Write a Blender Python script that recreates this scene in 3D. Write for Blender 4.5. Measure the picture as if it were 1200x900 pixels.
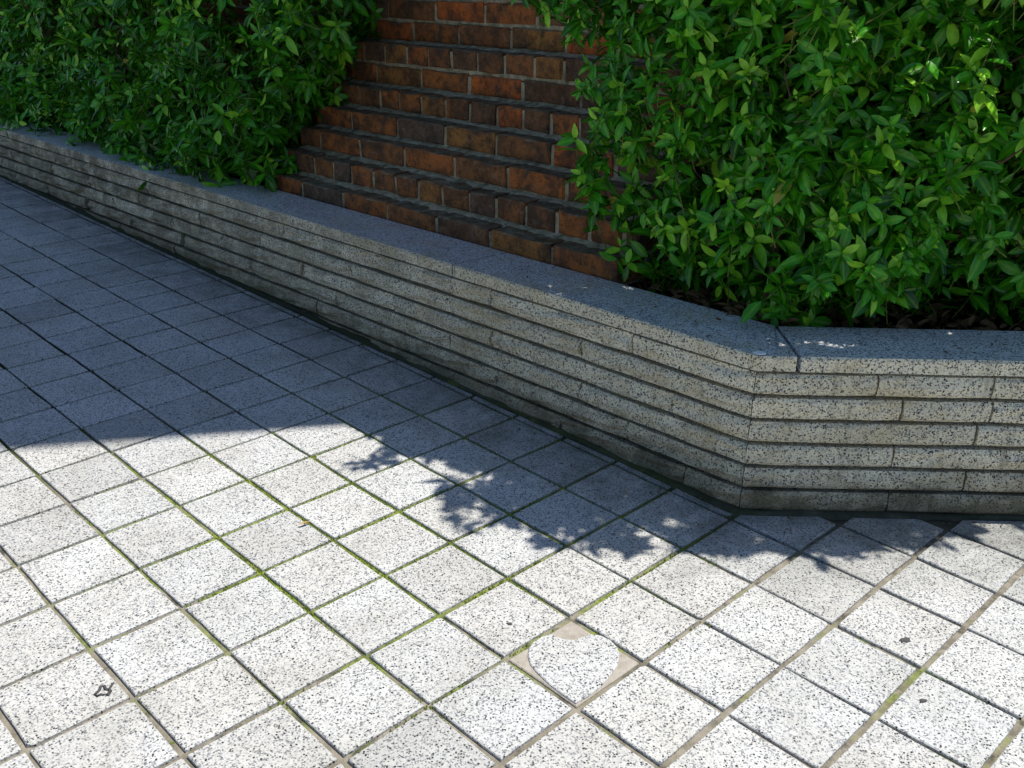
import bpy, math, random
import numpy as np
from mathutils import Vector, Matrix, noise

for o in list(bpy.data.objects):
    bpy.data.objects.remove(o, do_unlink=True)
SC = bpy.context.scene
COL = SC.collection
rng = random.Random(11)

# ------------------------------------------------------------------ camera
S = 0.15                       # paving module in metres
CAM_H = 1.002
PITCH, ROLL, FPX = 0.4159, 0.0201, 1173.66      # FPX: focal length in 1200 px wide photo
_f = Vector((0, math.cos(PITCH), -math.sin(PITCH)))
_r = Vector((1, 0, 0))
_u = _r.cross(_f)
_r2 = _r * math.cos(ROLL) + _u * math.sin(ROLL)
_u2 = -_r * math.sin(ROLL) + _u * math.cos(ROLL)
cam_data = bpy.data.cameras.new('camera')
cam = bpy.data.objects.new('camera', cam_data)
COL.objects.link(cam)
mw = Matrix.Identity(4)
for k in range(3):
    mw[k][0], mw[k][1], mw[k][2] = _r2[k], _u2[k], -_f[k]
mw[2][3] = CAM_H
cam.matrix_world = mw
cam_data.sensor_width = 36.0
cam_data.lens = 36.0 * FPX / 1200.0
cam_data.clip_start = 0.02
cam_data.clip_end = 2000
SC.camera = cam

def project(x, y, z):
    d = Vector((x, y, z - CAM_H))
    c = d.dot(_f)
    if c < 0.05:
        return None
    return 600 + FPX * d.dot(_r2) / c, 450 - FPX * d.dot(_u2) / c, c

# ------------------------------------------------------------------ sky and sun
SUN = Vector((0.38, 0.083, 1.0)).normalized()
world = bpy.data.worlds.new('World')
SC.world = world
world.use_nodes = True
wn = world.node_tree.nodes
wl = world.node_tree.links
for nd in list(wn):
    wn.remove(nd)
sky = wn.new('ShaderNodeTexSky')
sky.sky_type = 'NISHITA'
sky.sun_disc = False
sky.ozone_density = 2.0
sky.dust_density = 0.3
sky.sun_elevation = math.asin(SUN.z)
sky.sun_rotation = math.atan2(SUN.x, SUN.y)
bg = wn.new('ShaderNodeBackground')
bg.inputs['Strength'].default_value = 0.104
wo = wn.new('ShaderNodeOutputWorld')
wl.new(sky.outputs['Color'], bg.inputs['Color'])
wl.new(bg.outputs[0], wo.inputs['Surface'])

sun_data = bpy.data.lights.new('sun', 'SUN')
sun_data.energy = 5.0
sun_data.angle = math.radians(0.53)
sun_data.color = (1.0, 0.945, 0.85)
sun = bpy.data.objects.new('sun', sun_data)
COL.objects.link(sun)
sun.rotation_mode = 'QUATERNION'
sun.rotation_quaternion = SUN.to_track_quat('Z', 'Y')

SC.view_settings.view_transform = 'Standard'
SC.view_settings.look = 'None'
SC.view_settings.exposure = 0.20
SC.view_settings.gamma = 1.0
SC.view_settings.use_curve_mapping = False
SC.cycles.max_bounces = 8
SC.cycles.diffuse_bounces = 4
SC.cycles.transmission_bounces = 6
SC.cycles.sample_clamp_indirect = 8.0

# ------------------------------------------------------------------ the plan of the place
YAW = -0.7930
EI = Vector((math.cos(YAW), math.sin(YAW)))       # paving axis along the long wall, towards its corner
EJ = Vector((-EI.y, EI.x))                        # paving axis square to the long wall
GO = Vector((-0.7416 * CAM_H, 1.5515 * CAM_H))
CO = Vector((2.951 * S, 11.181 * S))              # foot of the wall corner
D = -EI                                           # along the long wall, away from the corner
N = EJ                                            # into the planting bed
SLOPE = 0.039                                     # the pavement climbs away from the viewer; wall courses stay level

def G(i, j, z=0.0):
    p = GO + EI * (i * S) + EJ * (j * S)
    return Vector((p.x, p.y, z))

def W(t, b, z):
    """long wall: t modules from the corner, b modules behind its face, z modules up"""
    p = CO + D * (t * S) + N * (b * S)
    return Vector((p.x, p.y, z * S - SLOPE * (p.y - CO.y)))

def WR(x, b, z):
    """short wall: x modules right of the corner"""
    px, py = CO.x + x * S, CO.y + b * S
    return Vector((px, py, z * S - SLOPE * (py - CO.y)))

MIT = (1 - N.y) / D.y                             # mitre: inner corner lies MIT*b along both walls

# ------------------------------------------------------------------ helpers
def mesh_obj(name, verts, faces, mat, parent=None, smooth=False):
    me = bpy.data.meshes.new(name)
    me.from_pydata([tuple(v) for v in verts], [], faces)
    me.update()
    if smooth:
        me.polygons.foreach_set('use_smooth', [True] * len(me.polygons))
    me.materials.append(mat)
    o = bpy.data.objects.new(name, me)
    COL.objects.link(o)
    if parent is not None:
        o.parent = parent
    return o

def link_copy(name, me, parent, M):
    o = bpy.data.objects.new(name, me)
    COL.objects.link(o)
    o.parent = parent
    o.matrix_world = M
    return o

def empty(name, loc):
    o = bpy.data.objects.new(name, None)
    o.empty_display_size = 0.1
    COL.objects.link(o)
    o.location = loc
    return o

def tag(o, label=None, cat=None, group=None, kind=None):
    if label: o['label'] = label
    if cat: o['category'] = cat
    if group: o['group'] = group
    if kind: o['kind'] = kind
    return o

def shift(o, parent):
    """parent keeps the world place of a mesh written in world coordinates"""
    o.matrix_parent_inverse = Matrix.Translation(-Vector(parent.location))
    return o

class NT:
    def __init__(self, name):
        self.m = bpy.data.materials.new(name)
        self.m.use_nodes = True
        self.n = self.m.node_tree.nodes
        self.l = self.m.node_tree.links
        self.p = self.n['Principled BSDF']
        self.out = self.n['Material Output']
    def add(self, t, **kw):
        nd = self.n.new(t)
        for k, v in kw.items():
            setattr(nd, k, v)
        return nd
    def con(self, a, b):
        self.l.new(a, b)
    def pos(self):
        if not hasattr(self, '_pos'):
            self._pos = self.add('ShaderNodeNewGeometry')
        return self._pos.outputs['Position']
    def noise(self, scale, detail=3, rough=0.55, vec=None, dist=0.0):
        nd = self.add('ShaderNodeTexNoise')
        nd.inputs['Scale'].default_value = scale
        nd.inputs['Detail'].default_value = detail
        nd.inputs['Roughness'].default_value = rough
        nd.inputs['Distortion'].default_value = dist
        self.con(vec if vec is not None else self.pos(), nd.inputs['Vector'])
        return nd.outputs['Fac']
    def vor(self, scale, vec=None, feature='F1'):
        nd = self.add('ShaderNodeTexVoronoi', feature=feature)
        nd.inputs['Scale'].default_value = scale
        self.con(vec if vec is not None else self.pos(), nd.inputs['Vector'])
        return nd
    def ramp(self, fac, stops, interp='LINEAR'):
        nd = self.add('ShaderNodeValToRGB')
        cr = nd.color_ramp
        cr.interpolation = interp
        while len(cr.elements) < len(stops):
            cr.elements.new(0.5)
        for e, (p, c) in zip(cr.elements, stops):
            e.position = p
            e.color = (c, c, c, 1) if isinstance(c, (int, float)) else (*c, 1)
        self.con(fac, nd.inputs['Fac'])
        return nd.outputs['Color']
    def mix(self, fac, a, b, mode='MIX'):
        nd = self.add('ShaderNodeMix', data_type='RGBA', blend_type=mode)
        for s, v in ((nd.inputs['Factor'], fac), (nd.inputs['A'], a), (nd.inputs['B'], b)):
            if isinstance(v, (int, float)):
                s.default_value = v
            elif isinstance(v, tuple):
                s.default_value = (*v, 1)
            else:
                self.con(v, s)
        return nd.outputs['Result']
    def math(self, op, a, b=0.0, clamp=False):
        nd = self.add('ShaderNodeMath', operation=op, use_clamp=clamp)
        for s, v in ((nd.inputs[0], a), (nd.inputs[1], b)):
            if isinstance(v, (int, float)):
                s.default_value = v
            else:
                self.con(v, s)
        return nd.outputs[0]
    def dot(self, vec3):
        nd = self.add('ShaderNodeVectorMath', operation='DOT_PRODUCT')
        self.con(self.pos(), nd.inputs[0])
        nd.inputs[1].default_value = vec3
        return nd.outputs['Value']
    def bump(self, h, strength, dist):
        nd = self.add('ShaderNodeBump')
        nd.inputs['Strength'].default_value = strength
        nd.inputs['Distance'].default_value = dist
        self.con(h, nd.inputs['Height'])
        self.con(nd.outputs[0], self.p.inputs['Normal'])
    def done(self, col, rough=0.8, spec=0.3):
        if isinstance(col, tuple):
            self.p.inputs['Base Color'].default_value = (*col, 1)
        else:
            self.con(col, self.p.inputs['Base Color'])
        if isinstance(rough, (int, float)):
            self.p.inputs['Roughness'].default_value = rough
        else:
            self.con(rough, self.p.inputs['Roughness'])
        self.p.inputs['Specular IOR Level'].default_value = spec
        return self.m

# ------------------------------------------------------------------ materials
def wall_band(k, reach, start=0.0):
    """1 at the foot of the planter wall, 0 `reach` metres out: dirt washed down onto the paving"""
    b = k.dot((N.x, N.y, 0))
    b = k.math('SUBTRACT', CO.x * N.x + CO.y * N.y, b)          # metres in front of long wall
    y = k.math('SUBTRACT', CO.y, k.dot((0, 1, 0)))              # metres in front of short wall
    dmax = k.math('MAXIMUM', b, y)
    dn = k.math('ADD', dmax, k.math('MULTIPLY', k.math('SUBTRACT', k.noise(9, 4), 0.5), reach * 1.3))
    v = k.math('DIVIDE', k.math('SUBTRACT', reach, dn), reach - start, clamp=True)
    return v

def make_tile_mat():
    k = NT('paving_granite')
    oi = k.add('ShaderNodeObjectInfo').outputs['Random']
    v1 = k.vor(440); v2 = k.vor(290)
    sp1 = k.add('ShaderNodeSeparateColor'); k.con(v1.outputs['Color'], sp1.inputs[0])
    sp2 = k.add('ShaderNodeSeparateColor'); k.con(v2.outputs['Color'], sp2.inputs[0])
    base = k.ramp(sp1.outputs[0], [(0.0, (0.46, 0.475, 0.49)), (0.35, (0.615, 0.62, 0.615)), (0.8, (0.70, 0.70, 0.69)), (1.0, (0.53, 0.54, 0.545))])
    grey = k.ramp(sp1.outputs[1], [(0.0, 1), (0.15, 1), (0.19, 0)])
    col = k.mix(grey, base, (0.26, 0.275, 0.30))
    dark = k.math('MULTIPLY', k.ramp(sp2.outputs[0], [(0.0, 1), (0.08, 1), (0.095, 0)]),
                  k.ramp(v2.outputs['Distance'], [(0.0, 1), (0.42, 1), (0.58, 0)]))
    dark2 = k.math('MULTIPLY', k.ramp(sp1.outputs[2], [(0.0, 1), (0.045, 1), (0.055, 0)]), 0.7)
    col = k.mix(k.math('MAXIMUM', dark, dark2), col, (0.035, 0.037, 0.042))
    tone = k.ramp(oi, [(0.0, (0.77, 0.775, 0.78)), (0.3, (0.95, 0.94, 0.925)), (0.6, (0.92, 0.93, 0.945)), (1.0, (1, 1, 1))])
    col = k.mix(1.0, col, tone, 'MULTIPLY')
    blot = k.ramp(k.noise(7, 5, 0.6), [(0.3, (0.84, 0.83, 0.80)), (0.62, (1, 1, 1))])
    col = k.mix(1.0, col, blot, 'MULTIPLY')
    stain = k.ramp(k.noise(3.2, 6, 0.72, None, 0.5), [(0.54, 0.0), (0.72, 0.38)])
    col = k.mix(stain, col, (0.36, 0.345, 0.31))
    fine = k.ramp(k.noise(60, 3, 0.6), [(0.3, 0.90), (0.7, 1.0)])
    col = k.mix(1.0, col, fine, 'MULTIPLY')
    band = wall_band(k, 0.30)
    dirt = k.math('MULTIPLY', k.math('MULTIPLY', band, k.ramp(k.noise(16, 5, 0.65), [(0.3, 0.35), (0.6, 1.0)])), 0.75)
    col = k.mix(dirt, col, (0.075, 0.08, 0.062))
    k.bump(k.math('ADD', k.noise(420, 2), k.math('MULTIPLY', v1.outputs['Distance'], 0.6)), 0.35, 0.0012)
    return k.done(col, 0.78, 0.25)

def make_joint_mat():
    k = NT('joint_mortar')
    mort = k.ramp(k.noise(40, 5, 0.6), [(0.3, (0.15, 0.135, 0.105)), (0.55, (0.27, 0.245, 0.20)), (0.8, (0.37, 0.34, 0.285))])
    mossc = k.ramp(k.noise(120, 3), [(0.3, (0.09, 0.13, 0.018)), (0.55, (0.20, 0.25, 0.045)), (0.8, (0.30, 0.34, 0.08))])
    # moss in the middle strip of the yard near the bed and towards the far end
    c = G(1.6, 3.6)
    dv = k.add('ShaderNodeVectorMath', operation='DISTANCE')
    k.con(k.pos(), dv.inputs[0]); dv.inputs[1].default_value = (c.x, c.y, 0)
    near = k.math('SUBTRACT', 0.74, dv.outputs['Value'])
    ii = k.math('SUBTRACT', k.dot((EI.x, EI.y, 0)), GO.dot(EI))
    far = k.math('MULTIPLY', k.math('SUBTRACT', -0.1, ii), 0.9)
    c2 = G(8.2, 4.6)
    dv2 = k.add('ShaderNodeVectorMath', operation='DISTANCE')
    k.con(k.pos(), dv2.inputs[0]); dv2.inputs[1].default_value = (c2.x, c2.y, 0)
    near2 = k.math('SUBTRACT', 0.20, dv2.outputs['Value'])
    m = k.math('MAXIMUM', k.math('MAXIMUM', near, far), near2)
    m = k.math('ADD', k.math('MULTIPLY', m, 3.0), k.math('MULTIPLY', k.math('SUBTRACT', k.noise(8, 5, 0.7), 0.52), 5.0))
    m = k.math('MAXIMUM', m, 0.0); m = k.math('MINIMUM', m, 1.0)
    col = k.mix(m, mort, mossc)
    far_shade = k.math('MULTIPLY', far, 2.2); far_shade = k.math('MAXIMUM', far_shade, 0.0); far_shade = k.math('MINIMUM', far_shade, 0.93)  # far joints painted near black for the shade there
    col = k.mix(far_shade, col, (0.014, 0.02, 0.009))
    blk = k.ramp(k.noise(23, 4, 0.7), [(0.52, 0.0), (0.66, 0.8)])
    col = k.mix(blk, col, (0.045, 0.045, 0.035))
    band = wall_band(k, 0.16)
    col = k.mix(k.math('MULTIPLY', band, 0.9), col, (0.035, 0.04, 0.025))
    k.bump(k.noise(260, 4), 0.8, 0.003)
    return k.done(col, 0.95, 0.1)

def make_patch_mat():
    k = NT('repair_mortar')
    col = k.ramp(k.noise(50, 5, 0.6), [(0.3, (0.33, 0.30, 0.26)), (0.7, (0.47, 0.435, 0.385))])
    spk = k.ramp(k.noise(130, 5, 0.75), [(0.58, 0.0), (0.72, 0.6)])
    col = k.mix(spk, col, (0.20, 0.18, 0.15))
    k.bump(k.noise(170, 5, 0.7), 0.9, 0.003)
    return k.done(col, 0.9, 0.15)

def make_wall_granite(name, warm, grime):
    k = NT(name)
    oi = k.add('ShaderNodeObjectInfo').outputs['Random']
    v1 = k.vor(400); v2 = k.vor(270)
    sp1 = k.add('ShaderNodeSeparateColor'); k.con(v1.outputs['Color'], sp1.inputs[0])
    sp2 = k.add('ShaderNodeSeparateColor'); k.con(v2.outputs['Color'], sp2.inputs[0])
    if warm:
        base = k.ramp(sp1.outputs[0], [(0.0, (0.58, 0.53, 0.40)), (0.4, (0.79, 0.725, 0.54)), (0.8, (0.86, 0.80, 0.61)), (1.0, (0.72, 0.67, 0.53))])
    else:
        base = k.ramp(sp1.outputs[0], [(0.0, (0.56, 0.59, 0.62)), (0.4, (0.72, 0.75, 0.77)), (0.8, (0.80, 0.825, 0.84)), (1.0, (0.66, 0.69, 0.71))])
    grey = k.ramp(sp1.outputs[1], [(0.0, 1), (0.13, 1), (0.17, 0)])
    col = k.mix(grey, base, (0.34, 0.345, 0.34))
    dark = k.math('MULTIPLY', k.ramp(sp2.outputs[0], [(0.0, 1), (0.135 if warm else 0.22, 1), (0.155 if warm else 0.24, 0)]),
                  k.ramp(v2.outputs['Distance'], [(0.0, 1), (0.45, 1), (0.6, 0)]))
    dark2 = k.math('MULTIPLY', k.ramp(sp1.outputs[2], [(0.0, 1), (0.08, 1), (0.1, 0)]), 0.85)
    col = k.mix(k.math('MAXIMUM', dark, dark2), col, (0.03, 0.032, 0.036))
    col = k.mix(1.0, col, k.ramp(oi, [(0.0, (0.88, 0.87, 0.85)), (0.5, (0.97, 0.965, 0.95)), (1.0, (1.05, 1.04, 1.02))]), 'MULTIPLY')
    # yellow iron stains and grey weathering
    st = k.ramp(k.noise(11, 5, 0.65), [(0.5, 0.0), (0.72, 0.5)])
    col = k.mix(st, col, (0.46, 0.36, 0.18))
    if grime:
        # weathering: dirt streaks and algae that thicken with height below the coping and along the shaded far end
        z = k.math('ADD', k.dot((0, SLOPE, 1)), -SLOPE * CO.y)       # level height
        gz = k.dot((0, 0, 1))                                        # height above paving
        low = k.math('DIVIDE', k.math('SUBTRACT', 0.13, k.math('ADD', gz, k.math('MULTIPLY', k.math('SUBTRACT', k.noise(14, 5, 0.7), 0.5), 0.22))), 0.12, clamp=True)
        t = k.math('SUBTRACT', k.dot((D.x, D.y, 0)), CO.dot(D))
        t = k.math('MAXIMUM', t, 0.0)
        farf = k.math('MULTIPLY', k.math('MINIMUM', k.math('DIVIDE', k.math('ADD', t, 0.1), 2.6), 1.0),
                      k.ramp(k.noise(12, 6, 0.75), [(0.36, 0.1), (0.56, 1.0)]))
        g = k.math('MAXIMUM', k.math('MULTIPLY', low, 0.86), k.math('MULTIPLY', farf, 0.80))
        blot = k.ramp(k.noise(26, 5, 0.7), [(0.60, 0.0), (0.76, 0.4)])
        g = k.math('MAXIMUM', g, blot)
        mp = k.add('ShaderNodeMapping'); mp.inputs['Scale'].default_value = (1, 1, 0.09)
        k.con(k.pos(), mp.inputs['Vector'])
        drip = k.math('MULTIPLY', k.ramp(k.noise(30, 5, 0.7, mp.outputs[0]), [(0.53, 0.0), (0.68, 0.6)]), k.ramp(k.noise(5, 3), [(0.4, 0.2), (0.6, 1.0)]))
        g = k.math('MAXIMUM', g, drip)
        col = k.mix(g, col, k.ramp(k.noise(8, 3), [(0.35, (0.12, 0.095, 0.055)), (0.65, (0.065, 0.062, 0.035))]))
    else:
        blot = k.ramp(k.noise(9, 6, 0.7), [(0.46, 0.0), (0.75, 0.35)])
        col = k.mix(blot, col, (0.22, 0.23, 0.22))
    hb = k.math('ADD', k.noise(170, 4, 0.6), k.math('MULTIPLY', v1.outputs['Distance'], 0.7))
    if warm: hb = k.math('ADD', hb, k.math('MULTIPLY', k.noise(48, 4, 0.6), 1.6))
    k.bump(hb, 0.6 if warm else 0.35, 0.004 if warm else 0.0015)
    return k.done(col, 0.8 if warm else 0.45, 0.3 if warm else 0.5)

def make_brick_mat():
    k = NT('old_brick')
    oi = k.add('ShaderNodeObjectInfo').outputs['Random']
    col = k.ramp(oi, [(0.0, (0.40, 0.14, 0.04)), (0.14, (0.30, 0.12, 0.045)), (0.32, (0.38, 0.17, 0.05)), (0.44, (0.22, 0.11, 0.055)),
                      (0.58, (0.54, 0.145, 0.035)), (0.65, (0.28, 0.12, 0.045)), (0.8, (0.17, 0.11, 0.075)), (0.92, (0.42, 0.14, 0.04))], 'CONSTANT')
    w = k.add('ShaderNodeVectorMath', operation='ADD')
    cb = k.add('ShaderNodeCombineXYZ'); k.con(k.math('MULTIPLY', oi, 37.0), cb.inputs[0])
    k.con(k.pos(), w.inputs[0]); k.con(cb.outputs[0], w.inputs[1])
    burnt = k.ramp(k.noise(15, 5, 0.65, w.outputs[0], 0.4), [(0.42, 0.0), (0.60, 0.85)])
    col = k.mix(burnt, col, k.ramp(k.noise(5, 2), [(0.4, (0.085, 0.045, 0.026)), (0.6, (0.06, 0.048, 0.036))]))
    soot = k.ramp(k.noise(38, 6, 0.75, w.outputs[0]), [(0.5, 0.0), (0.64, 0.7)])
    col = k.mix(soot, col, (0.045, 0.034, 0.024))
    pale = k.ramp(k.noise(30, 6, 0.75, w.outputs[0], 0.6), [(0.57, 0.0), (0.7, 0.5)])
    col = k.mix(pale, col, (0.36, 0.25, 0.16))
    pits = k.ramp(k.noise(190, 3, 0.7), [(0.3, 0.6), (0.5, 1.0)])
    col = k.mix(1.0, col, pits, 'MULTIPLY')
    # grime settled on the upward faces
    nz = k.add('ShaderNodeSeparateXYZ'); k.con(k._pos.outputs['Normal'], nz.inputs[0])
    top = k.math('MULTIPLY', k.ramp(nz.outputs[2], [(0.55, 0.0), (0.85, 1.0)]), k.ramp(k.noise(30, 4), [(0.3, 0.55), (0.6, 1.0)]))
    col = k.mix(top, col, k.ramp(k.noise(24, 6, 0.75), [(0.35, (0.07, 0.06, 0.035)), (0.5, (0.16, 0.14, 0.09)), (0.66, (0.32, 0.29, 0.20))]))
    k.bump(k.math('ADD', k.noise(150, 5, 0.65), k.math('MULTIPLY', k.noise(35, 4, 0.6), 2.0)), 1.0, 0.005)
    return k.done(col, 0.88, 0.2)

def make_mortar_mat():
    k = NT('brick_mortar')
    col = k.ramp(k.noise(35, 5, 0.65), [(0.3, (0.13, 0.115, 0.07)), (0.48, (0.34, 0.305, 0.205)), (0.72, (0.56, 0.51, 0.37))])
    k.bump(k.noise(160, 5, 0.7), 1.0, 0.006)
    return k.done(col, 0.95, 0.1)

def make_far_brick():
    k = NT('far_brickwork')
    br = k.add('ShaderNodeTexBrick')
    br.inputs['Scale'].default_value = 1.0
    br.inputs['Brick Width'].default_value = 0.22
    br.inputs['Row Height'].default_value = 0.068
    br.inputs['Mortar Size'].default_value = 0.006
    br.inputs['Color1'].default_value = (0.27, 0.085, 0.04, 1)
    br.inputs['Color2'].default_value = (0.13, 0.055, 0.035, 1)
    br.inputs['Mortar'].default_value = (0.22, 0.21, 0.18, 1)
    cb = k.add('ShaderNodeCombineXYZ')
    k.con(k.dot((D.x + N.x, D.y + N.y, 0)), cb.inputs[0]); k.con(k.dot((0, 0, 1)), cb.inputs[1])
    k.con(cb.outputs[0], br.inputs['Vector'])
    k.bump(br.outputs['Fac'], -0.6, 0.004)
    return k.done(br.outputs['Color'], 0.85, 0.2)

def make_soil_mat():
    k = NT('soil')
    col = k.ramp(k.noise(60, 6, 0.7), [(0.3, (0.018, 0.013, 0.009)), (0.6, (0.05, 0.035, 0.022)), (0.8, (0.09, 0.065, 0.04))])
    k.bump(k.noise(90, 6, 0.7), 1.0, 0.02)
    return k.done(col, 0.95, 0.1)

def make_leaf_mat(name, deep, mid, young, trans, dim=1.0):
    k = NT(name)
    at = k.add('ShaderNodeAttribute', attribute_name='tone').outputs['Fac']
    rib = k.add('ShaderNodeAttribute', attribute_name='rib').outputs['Fac']
    col = k.ramp(at, [(0.0, deep), (0.55, mid), (0.72, mid), (0.97, young), (0.985, (0.42, 0.36, 0.06))])
    col = k.mix(k.math('MULTIPLY', k.ramp(rib, [(0.6, 0.0), (1.0, 1.0)]), 0.35), col, young)
    col = k.mix(1.0, col, k.ramp(k.noise(60, 3), [(0.3, 0.72), (0.7, 1.1)]), 'MULTIPLY')
    k.done(col, 0.26, 0.36)
    tr = k.add('ShaderNodeBsdfTranslucent')
    tc = k.mix(0.5, col, trans)
    k.con(tc, tr.inputs['Color'])
    mx = k.add('ShaderNodeMixShader'); mx.inputs[0].default_value = 0.18
    k.con(k.p.outputs[0], mx.inputs[1]); k.con(tr.outputs[0], mx.inputs[2])
    k.con(mx.outputs[0], k.out.inputs['Surface'])
    return k.m

def make_plain(name, c, rough=0.9, sc=60, var=0.25):
    k = NT(name)
    col = k.ramp(k.noise(sc, 4), [(0.3, tuple(x * (1 - var) for x in c)), (0.7, tuple(min(1, x * (1 + var)) for x in c))])
    k.bump(k.noise(sc * 3, 3), 0.4, 0.002)
    return k.done(col, rough, 0.2)

M_TILE = make_tile_mat()
M_JOINT = make_joint_mat()
M_PATCH = make_patch_mat()
M_STRIP = make_wall_granite('split_granite', True, True)
M_COPE = make_wall_granite('coping_granite', False, False)
M_CORE = make_plain('dark_bedding_mortar', (0.022, 0.021, 0.018))
M_BRICK = make_brick_mat()
M_MORTAR = make_mortar_mat()
M_FARBRICK = make_far_brick()
M_SOIL = make_soil_mat()
M_LEAF_R = make_leaf_mat('azalea_leaf', (0.009, 0.07, 0.005), (0.045, 0.30, 0.010), (0.28, 0.62, 0.035), (0.22, 0.62, 0.015))
M_STEM = make_plain('stem_bark', (0.11, 0.065, 0.04), 0.85, 120)
M_SHOOT = make_plain('green_shoot', (0.12, 0.17, 0.035), 0.6, 120)
M_GUM = make_plain('old_gum', (0.075, 0.075, 0.08), 0.7)
M_WHITE = make_plain('sun_fleck_patch', (0.85, 0.85, 0.83), 0.8, 200, 0.08)
M_DRY = make_plain('dry_leaf', (0.42, 0.27, 0.09), 0.7, 200)
M_LITTER = make_plain('brown_litter', (0.16, 0.095, 0.045), 0.8, 25, 0.6)
M_MOSS = make_plain('moss', (0.17, 0.22, 0.04), 0.95, 150, 0.5)
M_CONC = make_plain('concrete', (0.35, 0.34, 0.32), 0.9)

# ------------------------------------------------------------------ pavement
GZ = -0.0055
pav = mesh_obj('pavement', [(-150, -150, GZ), (150, -150, GZ), (150, 150, GZ), (-150, 150, GZ)], [(0, 1, 2, 3)], M_JOINT)
tag(pav, kind='structure')

jl = {7: 6.9, 8: 7.82, 9: 8.8, 10: 9.8, 11: 10.8, 12: 11.8}
def jpos(j): return jl.get(j, float(j))
def clip(poly, a, b, c):
    """keep a*x+b*y<=c"""
    out = []
    for q in range(len(poly)):
        p0, p1 = poly[q], poly[(q + 1) % len(poly)]
        d0, d1 = a * p0[0] + b * p0[1] - c, a * p1[0] + b * p1[1] - c
        if d0 <= 0: out.append(p0)
        if (d0 < 0 < d1) or (d1 < 0 < d0):
            u = d0 / (d0 - d1)
            out.append((p0[0] + (p1[0] - p0[0]) * u, p0[1] + (p1[1] - p0[1]) * u))
    return out
def area(p):
    return 0.5 * sum(p[k][0] * p[(k + 1) % len(p)][1] - p[(k + 1) % len(p)][0] * p[k][1] for k in range(len(p)))

def slab_geo(poly, r, tilt=None):
    """top outline with a small worn arris, edges slightly uneven"""
    cx = sum(p[0] for p in poly) / len(poly); cy = sum(p[1] for p in poly) / len(poly)
    ring = []
    for q in range(len(poly)):
        p0, p1 = Vector(poly[q]), Vector(poly[(q + 1) % len(poly)])
        L = (p1 - p0).length
        n_ = 3 if L > 0.05 else 1
        e = (p1 - p0) / max(L, 1e-6); nn = Vector((e.y, -e.x))
        for h in range(n_):
            w_ = r.uniform(-0.0010, 0.0007) if h else 0
            u = (h + (r.uniform(-0.2, 0.2) if h else 0)) / n_
            v = p0 + (p1 - p0) * u + nn * w_
            ring.append((v.x, v.y))
    m = len(ring)
    tx, ty, tz = tilt or (0, 0, 0)
    def top(x, y): return tz + tx * (x - cx) + ty * (y - cy)
    vs = []
    for x, y in ring: vs.append((x, y, -0.012))
    for x, y in ring: vs.append((x, y, top(x, y) - 0.0014))
    for x, y in ring:
        dx, dy = cx - x, cy - y; L = math.hypot(dx, dy)
        k_ = min(0.3, 0.0017 / L)
        vs.append((x + dx * k_, y + dy * k_, top(x, y)))
    fs = []
    for lv in (0, 1):
        for q in range(m):
            a, b = lv * m + q, lv * m + (q + 1) % m
            fs.append((a, b, b + m, a + m))
    fs.append(tuple(range(2 * m, 3 * m)))
    return vs, fs

tiles = []
OFFG = 0.10 * S
cn = CO.x * N.x + CO.y * N.y
PATCH_IJ = (5, 2)
for i in range(-42, 34):
    for j in range(-34, 13):
        gi = rng.uniform(0.0044, 0.0056) if i < -1 else rng.uniform(0.0042, 0.0052)
        gj = rng.uniform(0.0036, 0.0046)
        i0, i1 = i * S + gi, (i + 1) * S - gi
        j0, j1 = jpos(j) * S + gj, jpos(j + 1) * S - gj
        wob = 0.0017
        cs = [(i0, j0), (i1, j0), (i1, j1), (i0, j1)]
        pts = []
        for a, b in cs:
            p = GO + EI * (a + rng.uniform(-wob, wob)) + EJ * (b + rng.uniform(-wob, wob))
            pts.append((p.x, p.y))
        # pieces outside the planter
        if max(p[0] * N.x + p[1] * N.y for p in pts) < cn - OFFG:
            tiles.append((i, j, pts, True)); continue
        fr = clip(pts, 0, 1, CO.y - OFFG * 0.8)                       # before short wall
        rest = clip(pts, 0, -1, -(CO.y - OFFG * 0.8 + 0.004)) if len(fr) < 4 or abs(area(fr)) < abs(area(pts)) - 1e-6 else []
        if rest: rest = clip(rest, N.x, N.y, cn - OFFG)
        for pc in (fr, rest):
            if len(pc) >= 3 and abs(area(pc)) > 0.0009:
                tiles.append((i, j, pc, abs(area(pc)) > 0.019))
vis, rest_t = [], []
for tl in tiles:
    cx = sum(p[0] for p in tl[2]) / len(tl[2]); cy = sum(p[1] for p in tl[2]) / len(tl[2])
    q = [project(p[0], p[1], 0) for p in tl[2]]
    inf = all(q) and any(-5 < a[0] < 1205 and -5 < a[1] < 905 for a in q)
    (vis if inf else rest_t).append((math.hypot(cx, cy), tl))
vis.sort(key=lambda a: a[0])
rest_t += vis[300:]
vis = vis[:300]
def tile_tilt(): return (rng.uniform(-0.006, 0.006), rng.uniform(-0.006, 0.006), rng.uniform(-0.0006, 0.0006))
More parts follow.
